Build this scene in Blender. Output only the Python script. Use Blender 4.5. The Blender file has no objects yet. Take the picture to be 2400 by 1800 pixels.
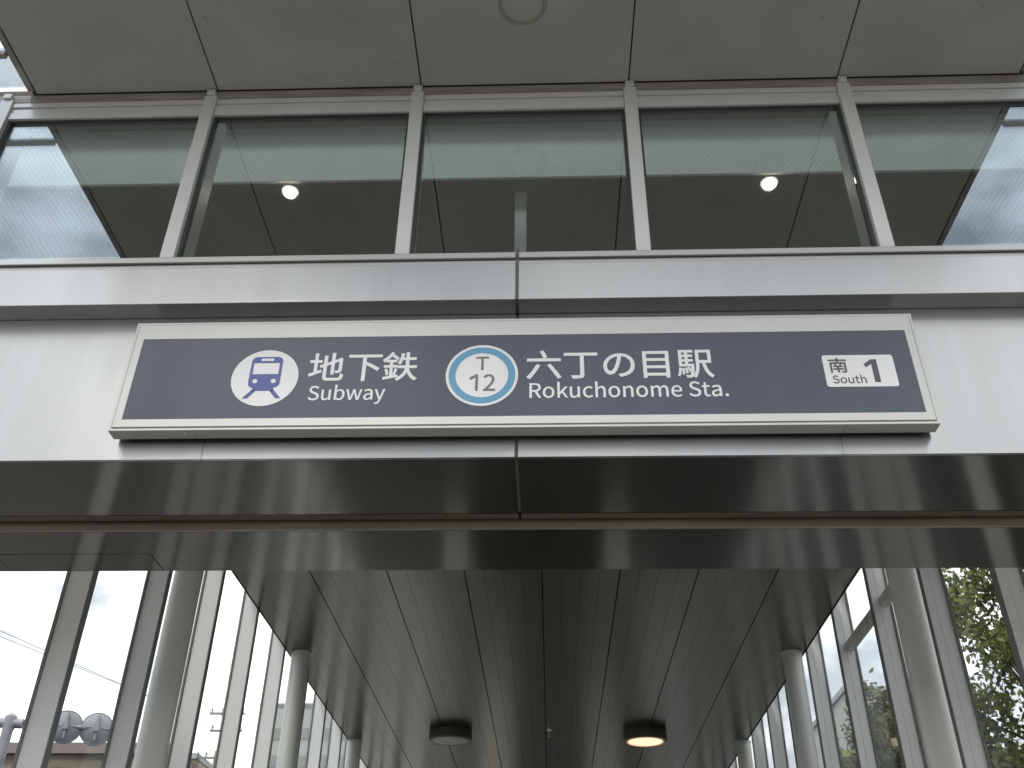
import bpy, bmesh, math, random
from mathutils import Matrix, Vector
import numpy as np

# ------------------------------------------------------------------ camera
S = bpy.context.scene
COL = S.collection
EYE = 1.55
cam = bpy.data.cameras.new('camera')
cam.sensor_width = 36.0
cam.lens = 34.056
cam.clip_start = 0.05
cam.clip_end = 5000
camo = bpy.data.objects.new('camera', cam)
COL.objects.link(camo)
CR = ((0.9993318706, 0.0348725169, 0.0109416579),
      (0.0104219072, -0.5588333452, 0.8292144935),
      (-0.0350313597, 0.8285464380, 0.5588234103))
camo.matrix_world = Matrix(((CR[0][0], CR[1][0], -CR[2][0], 0),
                            (CR[0][1], CR[1][1], -CR[2][1], 0),
                            (CR[0][2], CR[1][2], -CR[2][2], EYE),
                            (0, 0, 0, 1)))
S.camera = camo

# ------------------------------------------------------------------ world and sun
SUN_EL, SUN_AZ = math.radians(52), math.radians(205)      # azimuth clockwise from +Y: behind the camera
SKY_STRENGTH = 0.15
W = bpy.data.worlds.new('World')
S.world = W
W.use_nodes = True
nt = W.node_tree
nt.nodes.clear()
N = nt.nodes.new
L = nt.links.new
sky = N('ShaderNodeTexSky'); sky.sky_type = 'NISHITA'; sky.sun_disc = False
sky.sun_elevation = SUN_EL; sky.sun_rotation = SUN_AZ; sky.air_density = 1.2; sky.dust_density = 2.0
tc = N('ShaderNodeTexCoord')
mp = N('ShaderNodeMapping'); mp.inputs['Scale'].default_value = (1, 1, 2.2)
mp.inputs['Location'].default_value = (3.37, 1.8, -1.35)
L(tc.outputs['Generated'], mp.inputs['Vector'])
n1 = N('ShaderNodeTexNoise'); n1.inputs['Scale'].default_value = 3.2; n1.inputs['Detail'].default_value = 7; n1.inputs['Roughness'].default_value = 0.58
L(mp.outputs[0], n1.inputs['Vector'])
r1 = N('ShaderNodeValToRGB'); r1.color_ramp.elements[0].position = 0.28; r1.color_ramp.elements[0].color = (0.68, 0.68, 0.68, 1)
r1.color_ramp.elements[1].position = 0.47; r1.color_ramp.elements[1].color = (1, 1, 1, 1)
L(n1.outputs['Fac'], r1.inputs['Fac'])
n2 = N('ShaderNodeTexNoise'); n2.inputs['Scale'].default_value = 5.0; n2.inputs['Detail'].default_value = 8
L(mp.outputs[0], n2.inputs['Vector'])
r2 = N('ShaderNodeValToRGB'); r2.color_ramp.elements[0].position = 0.44; r2.color_ramp.elements[0].color = (3.2, 3.4, 3.65, 1)
r2.color_ramp.elements[1].position = 0.68; r2.color_ramp.elements[1].color = (10.2, 10.2, 10.1, 1)
L(n2.outputs['Fac'], r2.inputs['Fac'])
mx = N('ShaderNodeMix'); mx.data_type = 'RGBA'
L(r1.outputs['Color'], mx.inputs['Factor']); L(sky.outputs[0], mx.inputs[6]); L(r2.outputs['Color'], mx.inputs[7])
bg = N('ShaderNodeBackground'); bg.inputs['Strength'].default_value = SKY_STRENGTH
L(mx.outputs[2], bg.inputs['Color'])
wo = N('ShaderNodeOutputWorld'); L(bg.outputs[0], wo.inputs['Surface'])

sun = bpy.data.lights.new('sun', 'SUN'); sun.energy = 1.2; sun.angle = math.radians(12); sun.color = (1, 0.96, 0.9)
suno = bpy.data.objects.new('sun', sun); COL.objects.link(suno)
sd = Vector((math.sin(SUN_AZ) * math.cos(SUN_EL), math.cos(SUN_AZ) * math.cos(SUN_EL), math.sin(SUN_EL)))
suno.rotation_euler = sd.to_track_quat('Z', 'Y').to_euler()
suno.location = (0, -20, 40)

S.view_settings.view_transform = 'Standard'
S.view_settings.look = 'None'
S.view_settings.exposure = 0.88
S.view_settings.gamma = 1.0
S.render.engine = 'CYCLES'
S.cycles.max_bounces = 10
S.cycles.transparent_max_bounces = 24
S.cycles.caustics_reflective = False
S.cycles.caustics_refractive = False
S.cycles.sample_clamp_indirect = 6.0

# ------------------------------------------------------------------ helpers
class MB:
    """collects boxes, tubes, lathes and prisms and links them as ONE mesh object"""
    def __init__(s): s.v = []; s.f = []
    def add(s, vs, fs):
        b = len(s.v); s.v += [tuple(p) for p in vs]; s.f += [tuple(i + b for i in f) for f in fs]; return s
    def box(s, x0, x1, y0, y1, z0, z1):
        x0, x1 = min(x0, x1), max(x0, x1); y0, y1 = min(y0, y1), max(y0, y1); z0, z1 = min(z0, z1), max(z0, z1)
        return s.add([(x0, y0, z0), (x1, y0, z0), (x1, y1, z0), (x0, y1, z0), (x0, y0, z1), (x1, y0, z1), (x1, y1, z1), (x0, y1, z1)],
                     [(0, 3, 2, 1), (4, 5, 6, 7), (0, 1, 5, 4), (1, 2, 6, 5), (2, 3, 7, 6), (3, 0, 4, 7)])
    def lathe(s, cx, cy, prof, n=32, axis='z'):
        """prof: (radius, height) from one end to the other; ends closed when radius > 0"""
        b = len(s.v)
        for r, h in prof:
            for i in range(n):
                a = 2 * math.pi * i / n
                p = (cx + r * math.cos(a), cy + r * math.sin(a), h)
                s.v.append(p)
        m = len(prof)
        for j in range(m - 1):
            for i in range(n):
                k = (i + 1) % n
                s.f.append((b + j * n + i, b + j * n + k, b + (j + 1) * n + k, b + (j + 1) * n + i))
        s.f.append(tuple(b + i for i in reversed(range(n))))
        s.f.append(tuple(b + (m - 1) * n + i for i in range(n)))
        return s
    def disc_y(s, cx, cz, y0, y1, rx, rz, n=40):
        """a disc standing in the XZ plane with thickness in Y"""
        b = len(s.v)
        for y in (y0, y1):
            for i in range(n):
                a = 2 * math.pi * i / n
                s.v.append((cx + rx * math.cos(a), y, cz + rz * math.sin(a)))
        s.f.append(tuple(b + i for i in range(n)))
        s.f.append(tuple(b + n + i for i in reversed(range(n))))
        for i in range(n):
            k = (i + 1) % n
            s.f.append((b + i, b + n + i, b + n + k, b + k))
        return s
    def plate_y(s, pts, y0, y1):
        """polygon given as (x, z), counter-clockwise seen from -Y, with thickness in Y"""
        n = len(pts); b = len(s.v)
        s.v += [(x, y0, z) for x, z in pts] + [(x, y1, z) for x, z in pts]
        s.f.append(tuple(b + i for i in range(n)))
        s.f.append(tuple(b + n + i for i in reversed(range(n))))
        for i in range(n):
            k = (i + 1) % n
            s.f.append((b + i, b + n + i, b + n + k, b + k))
        return s
    def tube(s, pts, r, n=8, r2=None):
        b = len(s.v); P = [Vector(p) for p in pts]; m = len(P)
        for j, p in enumerate(P):
            t = (P[min(j + 1, m - 1)] - P[max(j - 1, 0)]).normalized()
            u = t.cross(Vector((0, 0, 1)) if abs(t.z) < 0.9 else Vector((1, 0, 0))).normalized(); w = t.cross(u)
            rr = r if r2 is None else r + (r2 - r) * j / (m - 1)
            for i in range(n):
                a = 2 * math.pi * i / n
                q = p + u * rr * math.cos(a) + w * rr * math.sin(a); s.v.append(tuple(q))
        for j in range(m - 1):
            for i in range(n):
                k = (i + 1) % n
                s.f.append((b + j * n + i, b + j * n + k, b + (j + 1) * n + k, b + (j + 1) * n + i))
        s.f.append(tuple(b + i for i in reversed(range(n)))); s.f.append(tuple(b + (m - 1) * n + i for i in range(n)))
        return s
    def build(s, name, mat, parent=None, origin=None, bevel=0, smooth=False, blur=None):
        """origin: the world place of the parent thing, subtracted so that children sit in its space"""
        ox, oy, oz = origin if origin else (0, 0, 0)
        me = bpy.data.meshes.new(name)
        me.from_pydata([(x - ox, y - oy, z - oz) for x, y, z in s.v], [], s.f)
        bm = bmesh.new(); bm.from_mesh(me); bmesh.ops.recalc_face_normals(bm, faces=bm.faces); bm.to_mesh(me); bm.free()
        if blur:                                            # UVs whose u axis runs across the brushing
            uv = me.uv_layers.new(name='UVMap')
            for lp in me.loops:
                c = me.vertices[lp.vertex_index].co
                uv.data[lp.index].uv = (c.y + c.z, c.x) if blur == 'yz' else (c.x, c.y + c.z)
        me.materials.append(mat)
        if smooth:
            for p in me.polygons: p.use_smooth = True
            try: me.set_sharp_from_angle(angle=math.radians(40))
            except Exception: pass
        o = bpy.data.objects.new(name, me); COL.objects.link(o)
        if parent: o.parent = parent
        if bevel:
            m = o.modifiers.new('bevel', 'BEVEL'); m.width = bevel; m.segments = 2; m.limit_method = 'ANGLE'
        return o

def tag(o, label=None, cat=None, group=None, kind=None):
    if label: o['label'] = label
    if cat: o['category'] = cat
    if group: o['group'] = group
    if kind: o['kind'] = kind
    return o

def thing(name, loc, label, cat, group=None):
    o = bpy.data.objects.new(name, None); COL.objects.link(o)
    o.location = loc; o.empty_display_size = 0.2
    return tag(o, label, cat, group)

def copy_tree(o, parent=None):
    c = o.copy(); COL.objects.link(c)
    if parent: c.parent = parent
    for ch in list(o.children): copy_tree(ch, c)
    return c

def mat(name):
    m = bpy.data.materials.new(name); m.use_nodes = True
    t = m.node_tree; b = t.nodes['Principled BSDF']
    return m, t, b, t.nodes.new, t.links.new

def rgb(c): return (c[0], c[1], c[2], 1)

def plain(name, col, rough=0.5, metal=0.0, noise=0.06, scale=6.0, spec=0.5, bump=0.0, stretch=(1, 1, 1), specks=0.0):
    """a plain surface with slight uneven tone"""
    m, t, b, n, l = mat(name)
    tcn = n('ShaderNodeTexCoord'); mpn = n('ShaderNodeMapping'); mpn.inputs['Scale'].default_value = stretch
    l(tcn.outputs['Object'], mpn.inputs['Vector'])
    no = n('ShaderNodeTexNoise'); no.inputs['Scale'].default_value = scale; no.inputs['Detail'].default_value = 6
    l(mpn.outputs[0], no.inputs['Vector'])
    r = n('ShaderNodeValToRGB')
    r.color_ramp.elements[0].position = 0.3; r.color_ramp.elements[1].position = 0.7
    r.color_ramp.elements[0].color = rgb([v * (1 - noise) for v in col]); r.color_ramp.elements[1].color = rgb([min(1, v * (1 + noise)) for v in col])
    l(no.outputs['Fac'], r.inputs['Fac']); l(r.outputs['Color'], b.inputs['Base Color'])
    if specks:                                              # small dark specks of dirt
        n5 = n('ShaderNodeTexNoise'); n5.inputs['Scale'].default_value = 26; n5.inputs['Detail'].default_value = 3; l(tcn.outputs['Object'], n5.inputs['Vector'])
        r5 = n('ShaderNodeValToRGB'); r5.color_ramp.elements[0].position = 0.70; r5.color_ramp.elements[0].color = (1, 1, 1, 1)
        r5.color_ramp.elements[1].position = 0.76; r5.color_ramp.elements[1].color = (1 - specks, 1 - specks, 1 - specks, 1)
        l(n5.outputs['Fac'], r5.inputs['Fac'])
        m5 = n('ShaderNodeMix'); m5.data_type = 'RGBA'; m5.blend_type = 'MULTIPLY'; m5.inputs[0].default_value = 1.0
        l(r.outputs['Color'], m5.inputs[6]); l(r5.outputs['Color'], m5.inputs[7]); l(m5.outputs[2], b.inputs['Base Color'])
    b.inputs['Roughness'].default_value = rough; b.inputs['Metallic'].default_value = metal
    b.inputs['Specular IOR Level'].default_value = spec
    if bump:
        n3 = n('ShaderNodeTexNoise'); n3.inputs['Scale'].default_value = 180; l(tcn.outputs['Object'], n3.inputs['Vector'])
        bp = n('ShaderNodeBump'); bp.inputs['Strength'].default_value = bump; bp.inputs['Distance'].default_value = 0.002
        l(n3.outputs['Fac'], bp.inputs['Height']); l(bp.outputs[0], b.inputs['Normal'])
    return m

def brushed(name, col, rough=0.3, aniso=0.8, dirt=0.10, grain=(0.6, 90, 90), warp=0.0, streaks=0.0):
    """brushed stainless steel: hairlines along X, reflections drawn out across them; a little handling dirt"""
    m, t, b, n, l = mat(name)
    tcn = n('ShaderNodeTexCoord'); mpn = n('ShaderNodeMapping'); mpn.inputs['Scale'].default_value = grain
    l(tcn.outputs['Object'], mpn.inputs['Vector'])
    no = n('ShaderNodeTexNoise'); no.inputs['Scale'].default_value = 2.5; no.inputs['Detail'].default_value = 8; no.inputs['Roughness'].default_value = 0.7
    l(mpn.outputs[0], no.inputs['Vector'])
    n2 = n('ShaderNodeTexNoise'); n2.inputs['Scale'].default_value = 2.3; n2.inputs['Detail'].default_value = 7
    l(tcn.outputs['Object'], n2.inputs['Vector'])
    r = n('ShaderNodeValToRGB'); r.color_ramp.elements[0].position = 0.25; r.color_ramp.elements[1].position = 0.75
    r.color_ramp.elements[0].color = rgb([v * (1 - dirt) for v in col]); r.color_ramp.elements[1].color = rgb([min(1, v * (1 + dirt)) for v in col])
    ad = n('ShaderNodeMath'); ad.operation = 'MULTIPLY_ADD'; ad.inputs[1].default_value = 0.5
    l(no.outputs['Fac'], ad.inputs[0]); 
    hf = n('ShaderNodeMath'); hf.operation = 'MULTIPLY'; hf.inputs[1].default_value = 0.5; l(n2.outputs['Fac'], hf.inputs[0]); l(hf.outputs[0], ad.inputs[2])
    l(ad.outputs[0], r.inputs['Fac']); l(r.outputs['Color'], b.inputs['Base Color'])
    if streaks:                                             # faint rain runs down the sheet
        mp6 = n('ShaderNodeMapping'); mp6.inputs['Scale'].default_value = (3.2, 0.2, 0.3); l(tcn.outputs['Object'], mp6.inputs['Vector'])
        n6 = n('ShaderNodeTexNoise'); n6.inputs['Scale'].default_value = 2.2; n6.inputs['Detail'].default_value = 5; n6.inputs['Roughness'].default_value = 0.65; l(mp6.outputs[0], n6.inputs['Vector'])
        r6 = n('ShaderNodeValToRGB'); r6.color_ramp.elements[0].position = 0.34; r6.color_ramp.elements[0].color = rgb([1 - streaks, 1 - streaks * 1.08, 1 - streaks * 1.2])
        r6.color_ramp.elements[1].position = 0.62; r6.color_ramp.elements[1].color = (1, 1, 1, 1)
        l(n6.outputs['Fac'], r6.inputs['Fac'])
        m6 = n('ShaderNodeMix'); m6.data_type = 'RGBA'; m6.blend_type = 'MULTIPLY'; m6.inputs[0].default_value = 1.0
        l(r.outputs['Color'], m6.inputs[6]); l(r6.outputs['Color'], m6.inputs[7]); l(m6.outputs[2], b.inputs['Base Color'])
    mr = n('ShaderNodeMapRange'); mr.inputs['From Min'].default_value = 0.3; mr.inputs['From Max'].default_value = 0.7
    mr.inputs['To Min'].default_value = rough * 0.95; mr.inputs['To Max'].default_value = rough * 1.07
    l(ad.outputs[0], mr.inputs['Value']); l(mr.outputs[0], b.inputs['Roughness'])
    b.inputs['Metallic'].default_value = 1.0
    b.inputs['Anisotropic'].default_value = aniso
    tg = n('ShaderNodeTangent'); tg.direction_type = 'UV_MAP'; tg.uv_map = 'UVMap'; l(tg.outputs[0], b.inputs['Tangent'])
    if warp:                                                # sheet metal is never quite flat
        n4 = n('ShaderNodeTexNoise'); n4.inputs['Scale'].default_value = 1.6; n4.inputs['Detail'].default_value = 1
        l(tcn.outputs['Object'], n4.inputs['Vector'])
        bp = n('ShaderNodeBump'); bp.inputs['Strength'].default_value = 1.0; bp.inputs['Distance'].default_value = warp
        l(n4.outputs['Fac'], bp.inputs['Height']); l(bp.outputs[0], b.inputs['Normal'])
    return m

def glass(name, tint, f0=0.08, rough=0.01, wires=False, pitch=0.024, power=4.0):
    """clear glazing: see-through straight on, mirror-like at a slant; optional diamond wire mesh cast in the pane"""
    m = bpy.data.materials.new(name); m.use_nodes = True
    t = m.node_tree; t.nodes.clear(); n = t.nodes.new; l = t.links.new
    out = n('ShaderNodeOutputMaterial')
    tr = n('ShaderNodeBsdfTransparent'); tr.inputs['Color'].default_value = rgb(tint)
    gl = n('ShaderNodeBsdfGlossy'); gl.inputs['Roughness'].default_value = rough; gl.inputs['Color'].default_value = (0.97, 0.98, 1, 1)
    lw = n('ShaderNodeLayerWeight'); lw.inputs['Blend'].default_value = 0.5
    pw = n('ShaderNodeMath'); pw.operation = 'POWER'; pw.inputs[1].default_value = power; l(lw.outputs['Facing'], pw.inputs[0])
    ma = n('ShaderNodeMath'); ma.operation = 'MULTIPLY_ADD'; ma.inputs[1].default_value = 1 - f0; ma.inputs[2].default_value = f0; l(pw.outputs[0], ma.inputs[0])
    mxs = n('ShaderNodeMixShader'); l(ma.outputs[0], mxs.inputs[0]); l(tr.outputs[0], mxs.inputs[1]); l(gl.outputs[0], mxs.inputs[2])
    last = mxs
    if wires:
        tcn = n('ShaderNodeTexCoord'); sp = n('ShaderNodeSeparateXYZ'); l(tcn.outputs['Object'], sp.inputs[0])
        ds = []
        for sg in (1, -1):
            a = n('ShaderNodeMath'); a.operation = 'MULTIPLY_ADD'; a.inputs[1].default_value = sg * 0.75; l(sp.outputs['Z'], a.inputs[0]); l(sp.outputs['X'], a.inputs[2])
            f = n('ShaderNodeMath'); f.operation = 'PINGPONG'; f.inputs[1].default_value = pitch / 2; l(a.outputs[0], f.inputs[0])
            g = n('ShaderNodeMath'); g.operation = 'LESS_THAN'; g.inputs[1].default_value = 0.0011; l(f.outputs[0], g.inputs[0]); ds.append(g)
        mxm = n('ShaderNodeMath'); mxm.operation = 'MAXIMUM'; l(ds[0].outputs[0], mxm.inputs[0]); l(ds[1].outputs[0], mxm.inputs[1])
        sc = n('ShaderNodeMath'); sc.operation = 'MULTIPLY'; sc.inputs[1].default_value = 0.13; l(mxm.outputs[0], sc.inputs[0])
        wr = n('ShaderNodeBsdfDiffuse'); wr.inputs['Color'].default_value = (0.09, 0.09, 0.085, 1)
        m2 = n('ShaderNodeMixShader'); l(sc.outputs[0], m2.inputs[0]); l(mxs.outputs[0], m2.inputs[1]); l(wr.outputs[0], m2.inputs[2]); last = m2
    l(last.outputs[0], out.inputs['Surface'])
    return m

def emit(name, col, strength):
    m, t, b, n, l = mat(name)
    b.inputs['Base Color'].default_value = rgb(col); b.inputs['Emission Color'].default_value = rgb(col); b.inputs['Emission Strength'].default_value = strength
    return m

# ------------------------------------------------------------------ materials
M = {}
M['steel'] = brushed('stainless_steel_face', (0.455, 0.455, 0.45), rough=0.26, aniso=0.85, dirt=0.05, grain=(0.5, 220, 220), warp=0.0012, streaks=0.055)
M['steel_shaded'] = brushed('stainless_steel_shaded', (0.205, 0.202, 0.182), rough=0.13, aniso=0.75, dirt=0.05, grain=(0.8, 30, 30), warp=0.0015)  # same steel as the face; underside shade is put into its colour
M['steel_trim'] = brushed('stainless_steel_trim', (0.46, 0.45, 0.43), rough=0.36, aniso=0.6, dirt=0.12)
M['rail'] = brushed('shutter_rail_steel', (0.44, 0.395, 0.32), rough=0.4, aniso=0.5, dirt=0.22)
M['soffit'] = plain('fibre_cement_soffit', (0.46, 0.485, 0.45), rough=0.75, noise=0.10, scale=2.0, spec=0.3, bump=0.3, specks=0.28)
M['joint'] = plain('dark_joint', (0.03, 0.03, 0.03), rough=0.8)
M['sealant'] = plain('grey_joint_sealant', (0.15, 0.145, 0.13), rough=0.7)
M['slab'] = plain('soffit_joint_filler', (0.09, 0.085, 0.075), rough=0.8)
M['alu'] = plain('satin_aluminium', (0.74, 0.73, 0.70), rough=0.42, metal=0.08, noise=0.04, scale=5)
M['header'] = plain('weathered_header', (0.36, 0.33, 0.29), rough=0.6, noise=0.25, scale=4, stretch=(1, 3, 8))
M['gasket'] = plain('rubber_gasket', (0.06, 0.065, 0.065), rough=0.6)
M['fin'] = plain('fin_aluminium', (0.93, 0.93, 0.92), rough=0.4, metal=0.0, noise=0.04, scale=3, stretch=(1, 1, 0.3))
M['fin_edge'] = plain('grey_glazing_seal', (0.22, 0.225, 0.225), rough=0.6)
M['column'] = plain('painted_steel_column', (0.74, 0.735, 0.70), rough=0.34, noise=0.04, scale=2)
M['ceiling'] = brushed('corridor_ceiling_panels', (0.20, 0.19, 0.163), rough=0.24, aniso=0.5, dirt=0.07, grain=(2.6, 0.06, 1), warp=0.002)
M['wire_glass'] = glass('wired_window_glass', (0.93, 0.95, 0.92), f0=0.27, wires=True)
M['wall_glass'] = glass('side_wall_glass', (0.965, 0.98, 0.975), f0=0.025, power=6.0)
M['canopy_glass'] = glass('canopy_glass', (0.72, 0.78, 0.84), f0=0.06)
M['bulk'] = plain('pale_bulkhead', (0.84, 0.85, 0.80), rough=0.6, noise=0.04)
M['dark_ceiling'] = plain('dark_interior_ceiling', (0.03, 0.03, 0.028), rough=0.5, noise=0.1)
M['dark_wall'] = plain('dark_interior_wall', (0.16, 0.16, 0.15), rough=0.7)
M['floor'] = plain('corridor_floor_tile', (0.11, 0.107, 0.098), rough=0.35, noise=0.12, scale=1.2)
M['white_panel'] = plain('pale_wall_panel', (0.82, 0.80, 0.72), rough=0.6)
M['sign_frame'] = plain('sign_aluminium', (0.52, 0.515, 0.49), rough=0.38, metal=0.15, noise=0.03, scale=5)
M['sign_line'] = plain('sign_seam', (0.22, 0.22, 0.21), rough=0.6)
M['sign_face'] = plain('sign_dark_face', (0.050, 0.058, 0.084), rough=0.26, noise=0.10, scale=3, stretch=(2, 1, 0.4))
M['white'] = plain('sign_white_print', (0.65, 0.65, 0.65), rough=0.4, noise=0.02)
M['blue'] = plain('sign_blue_print', (0.033, 0.052, 0.24), rough=0.4, noise=0.02)
M['cyan'] = plain('sign_light_blue_print', (0.07, 0.25, 0.40), rough=0.4, noise=0.02)
M['grey_print'] = plain('sign_grey_print', (0.115, 0.115, 0.115), rough=0.4, noise=0.02)
M['dark_print'] = plain('sign_dark_print', (0.06, 0.06, 0.07), rough=0.4, noise=0.02)
M['screw'] = plain('screw_steel', (0.75, 0.75, 0.74), rough=0.25, metal=0.9)
M['lamp_body'] = plain('lamp_drum_paint', (0.13, 0.13, 0.115), rough=0.4, metal=0.5)
M['lens_off'] = plain('lamp_lens_unlit', (0.42, 0.42, 0.38), rough=0.2)
M['lens_on'] = emit('lamp_lens_lit', (1.0, 0.82, 0.56), 0.58)
M['rim_on'] = emit('lamp_rim_glow', (0.85, 0.50, 0.25), 0.12)
M['downlight'] = emit('downlight_lens', (1.0, 0.98, 0.92), 9.0)
M['ring'] = plain('stained_ring', (0.36, 0.31, 0.19), rough=0.6, noise=0.2)
M['chrome'] = plain('chrome', (0.75, 0.74, 0.70), rough=0.15, metal=1)
M['ground'] = plain('concrete_paving', (0.075, 0.075, 0.07), rough=0.85, noise=0.15, scale=0.8)
M['pavement'] = plain('brick_pavement', (0.20, 0.19, 0.18), rough=0.85, noise=0.2, scale=1.5)
M['road'] = plain('asphalt', (0.085, 0.085, 0.085), rough=0.9, noise=0.2, scale=2)
M['signal'] = plain('signal_grey', (0.25, 0.255, 0.285), rough=0.55, noise=0.15)
M['pole'] = plain('pole_concrete', (0.30, 0.30, 0.29), rough=0.8)
M['dark_steel'] = plain('line_fittings', (0.16, 0.17, 0.18), rough=0.6)
M['cable'] = plain('cable', (0.25, 0.26, 0.27), rough=0.7)
M['brown_wall'] = plain('brown_render', (0.135, 0.118, 0.088), rough=0.85, noise=0.35, scale=3.0, stretch=(0.6, 0.6, 2.5))
M['parapet'] = plain('pink_grey_parapet', (0.20, 0.165, 0.155), rough=0.8)
M['office'] = plain('office_wall', (0.34, 0.34, 0.36), rough=0.8)
M['office_window'] = plain('office_window_band', (0.14, 0.15, 0.165), rough=0.25)
M['orange'] = plain('orange_render', (0.40, 0.29, 0.20), rough=0.8)
M['pale_bldg'] = plain('pale_grey_wall', (0.42, 0.42, 0.41), rough=0.8)
M['bark'] = plain('bark', (0.085, 0.065, 0.045), rough=0.9, noise=0.3, scale=12)

Z0 = EYE                                                    # heights below were surveyed from eye level
def B(m, x0, x1, y0, y1, z0, z1): return m.box(x0, x1, y0, y1, z0 + Z0, z1 + Z0)

# ------------------------------------------------------------------ ground
g = MB().box(-400, 400, -400, 600, -0.3, 0.0); tag(g.build('ground', M['ground']), kind='structure')
g = MB().box(-400, 400, -60, -4.5, 0.002, 0.006); tag(g.build('road', M['road']), kind='structure')
g = MB().box(-14, 14, -4.45, 4.0, 0.0, 0.12); tag(g.build('pavement', M['pavement'], bevel=0.02), kind='structure')

# ------------------------------------------------------------------ the station entrance
OR = (0.0, 3.05, 0.0)
ST = thing('station_entrance', OR, 'stainless steel subway entrance with canopy, window band, glass side walls and long corridor', 'building')
def part(mb, name, m, parent=None, **k): return mb.build(name, M[m], parent or ST, OR, **k)

# canopy soffit: five panels with joints over the mullions
XM = [-2.598, -1.598, -0.598, 0.412, 1.412, 2.412]          # mullion centres
jx = [-2.470, -1.575, -0.585, 0.410, 1.395, 2.245]
m = MB()
for a, b in zip(jx[:-1], jx[1:]):
    B(m, a + 0.0035, b - 0.0035, 1.85, 3.046, 3.79, 3.802)
so = part(m, 'canopy_soffit', 'soffit', bevel=0.002)
m = MB(); B(m, -2.5, 2.275, 1.80, 3.06, 3.81, 4.15); part(m, 'canopy_slab', 'slab')
m = MB()
n = 64
for rr in (0.0, 0.012):                                      # two fine concentric rings
    b = len(m.v); R0, R1 = 0.091 + rr, 0.094 + rr
    for z in (3.786, 3.7895):
        for r in (R0, R1):
            for i in range(n):
                a = 2 * math.pi * i / n; m.v.append((-0.0865 + r * math.cos(a), 2.611 + r * math.sin(a), z + Z0))
    for i in range(n):
        k = (i + 1) % n
        m.f += [(b + i, b + k, b + n + k, b + n + i), (b + i, b + 2 * n + i, b + 2 * n + k, b + k), (b + n + i, b + n + k, b + 3 * n + k, b + 3 * n + i)]
part(m, 'ring_trim', 'ring', so)
for s, x in ((-1, -2.470), (1, 2.245)):
    m = MB(); B(m, x + s * 0.004, x + s * 0.034, 1.78, 3.03, 3.789, 3.9); part(m, 'canopy_edge_trim', 'header')
    m = MB(); B(m, x + s * 0.04, x + s * 1.8, 2.800, 2.828, 3.775, 3.80)
    fr = part(m, 'side_canopy', 'header')
    m = MB(); B(m, x + s * 0.04, x + s * 1.8, 1.9, 3.02, 3.81, 3.82); part(m, 'pane', 'canopy_glass', fr)

# header above the windows
m = MB(); B(m, -4.2, 4.0, 3.05, 3.10, 3.735, 3.783); part(m, 'window_header', 'header')
m = MB(); B(m, -4.2, 4.0, 3.06, 3.12, 3.785, 3.83); part(m, 'header_gap', 'slab')
m = MB(); B(m, -4.2, 4.0, 3.065, 3.115, 3.832, 4.18); part(m, 'upper_wall', 'alu')

# mullions: face, deep inner box, little bracket on top
m = MB(); B(m, -0.030, 0.030, 3.040, 3.085, 2.676, 3.745); B(m, -0.022, 0.022, 3.10, 3.24, 2.72, 3.735)
B(m, -0.020, 0.020, 3.030, 3.052, 3.748, 3.778)
for i, x in enumerate(XM):
    if i == 0: mu0 = part(m, 'mullion', 'alu', bevel=0.002); mu0.location = (x, 0, 0)
    else:
        mu = mu0.copy(); COL.objects.link(mu); mu.location = (x, 0, 0)

# windows: stepped head rails, bead at the foot, wired pane
ends = [(-3.9, XM[0] - 0.031)] + [(XM[i] + 0.031, XM[i + 1] - 0.031) for i in range(5)] + [(XM[5] + 0.031, 3.7)]
for a, b in ends:
    m = MB(); B(m, a, b, 3.052, 3.10, 3.704, 3.732); B(m, a, b, 3.060, 3.10, 3.668, 3.700); B(m, a, b, 3.054, 3.10, 3.622, 3.664)
    w = part(m, 'window', 'alu', bevel=0.0015)
    m = MB(); B(m, a, b, 3.066, 3.098, 3.612, 3.6205); B(m, a, b, 3.066, 3.098, 2.69, 2.724)
    B(m, a, a + 0.012, 3.066, 3.098, 2.725, 3.611); B(m, b - 0.012, b, 3.066, 3.098, 2.725, 3.611); part(m, 'gasket', 'gasket', w)
    m = MB(); B(m, a + 0.0125, b - 0.0125, 3.080, 3.086, 2.725, 3.6115); part(m, 'pane', 'wire_glass', w)

# sill rail, upper fascia, sign wall, underside of the portal beam; split at the middle joint
XC = -0.112; gp = 0.006
for a, b in ((-4.2, XC - gp), (XC + gp, 4.0)):
    m = MB(); B(m, a, b, 2.992, 3.11, 2.643, 2.673); part(m, 'sill_rail', 'steel_trim', bevel=0.003, blur='yz')
    m = MB(); B(m, a, b, 3.006, 3.11, 2.6215, 2.640); part(m, 'sill_band', 'steel_trim', blur='yz')
    m = MB(); B(m, a, b, 3.0, 3.112, 2.43, 2.619); part(m, 'fascia', 'steel', bevel=0.002, blur='yz')
    m = MB(); B(m, a, b, 3.112, 3.553, 1.764, 1.80); B(m, a, b, 3.566, 3.612, 1.768, 1.80); part(m, 'beam_underside', 'steel_shaded', blur='yz')
for a, b, in ((-4.2, -1.2845), (-1.2835, XC - gp), (XC + gp, 1.0765), (1.0775, 4.0)):
    m = MB(); B(m, a, b, 3.095, 3.1115, 1.7645, 2.4285); part(m, 'wall_panel', 'steel', bevel=0.001, blur='yz')
m = MB(); B(m, -4.19, 3.99, 3.1125, 3.60, 1.81, 2.68); part(m, 'beam_core', 'joint')
m = MB(); B(m, XC - gp - 0.001, XC + gp + 0.001, 3.1005, 3.55, 1.769, 2.4285); B(m, XC - gp - 0.001, XC + gp + 0.001, 3.004, 3.10, 2.434, 2.70); part(m, 'joint_sealant', 'sealant')
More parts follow.
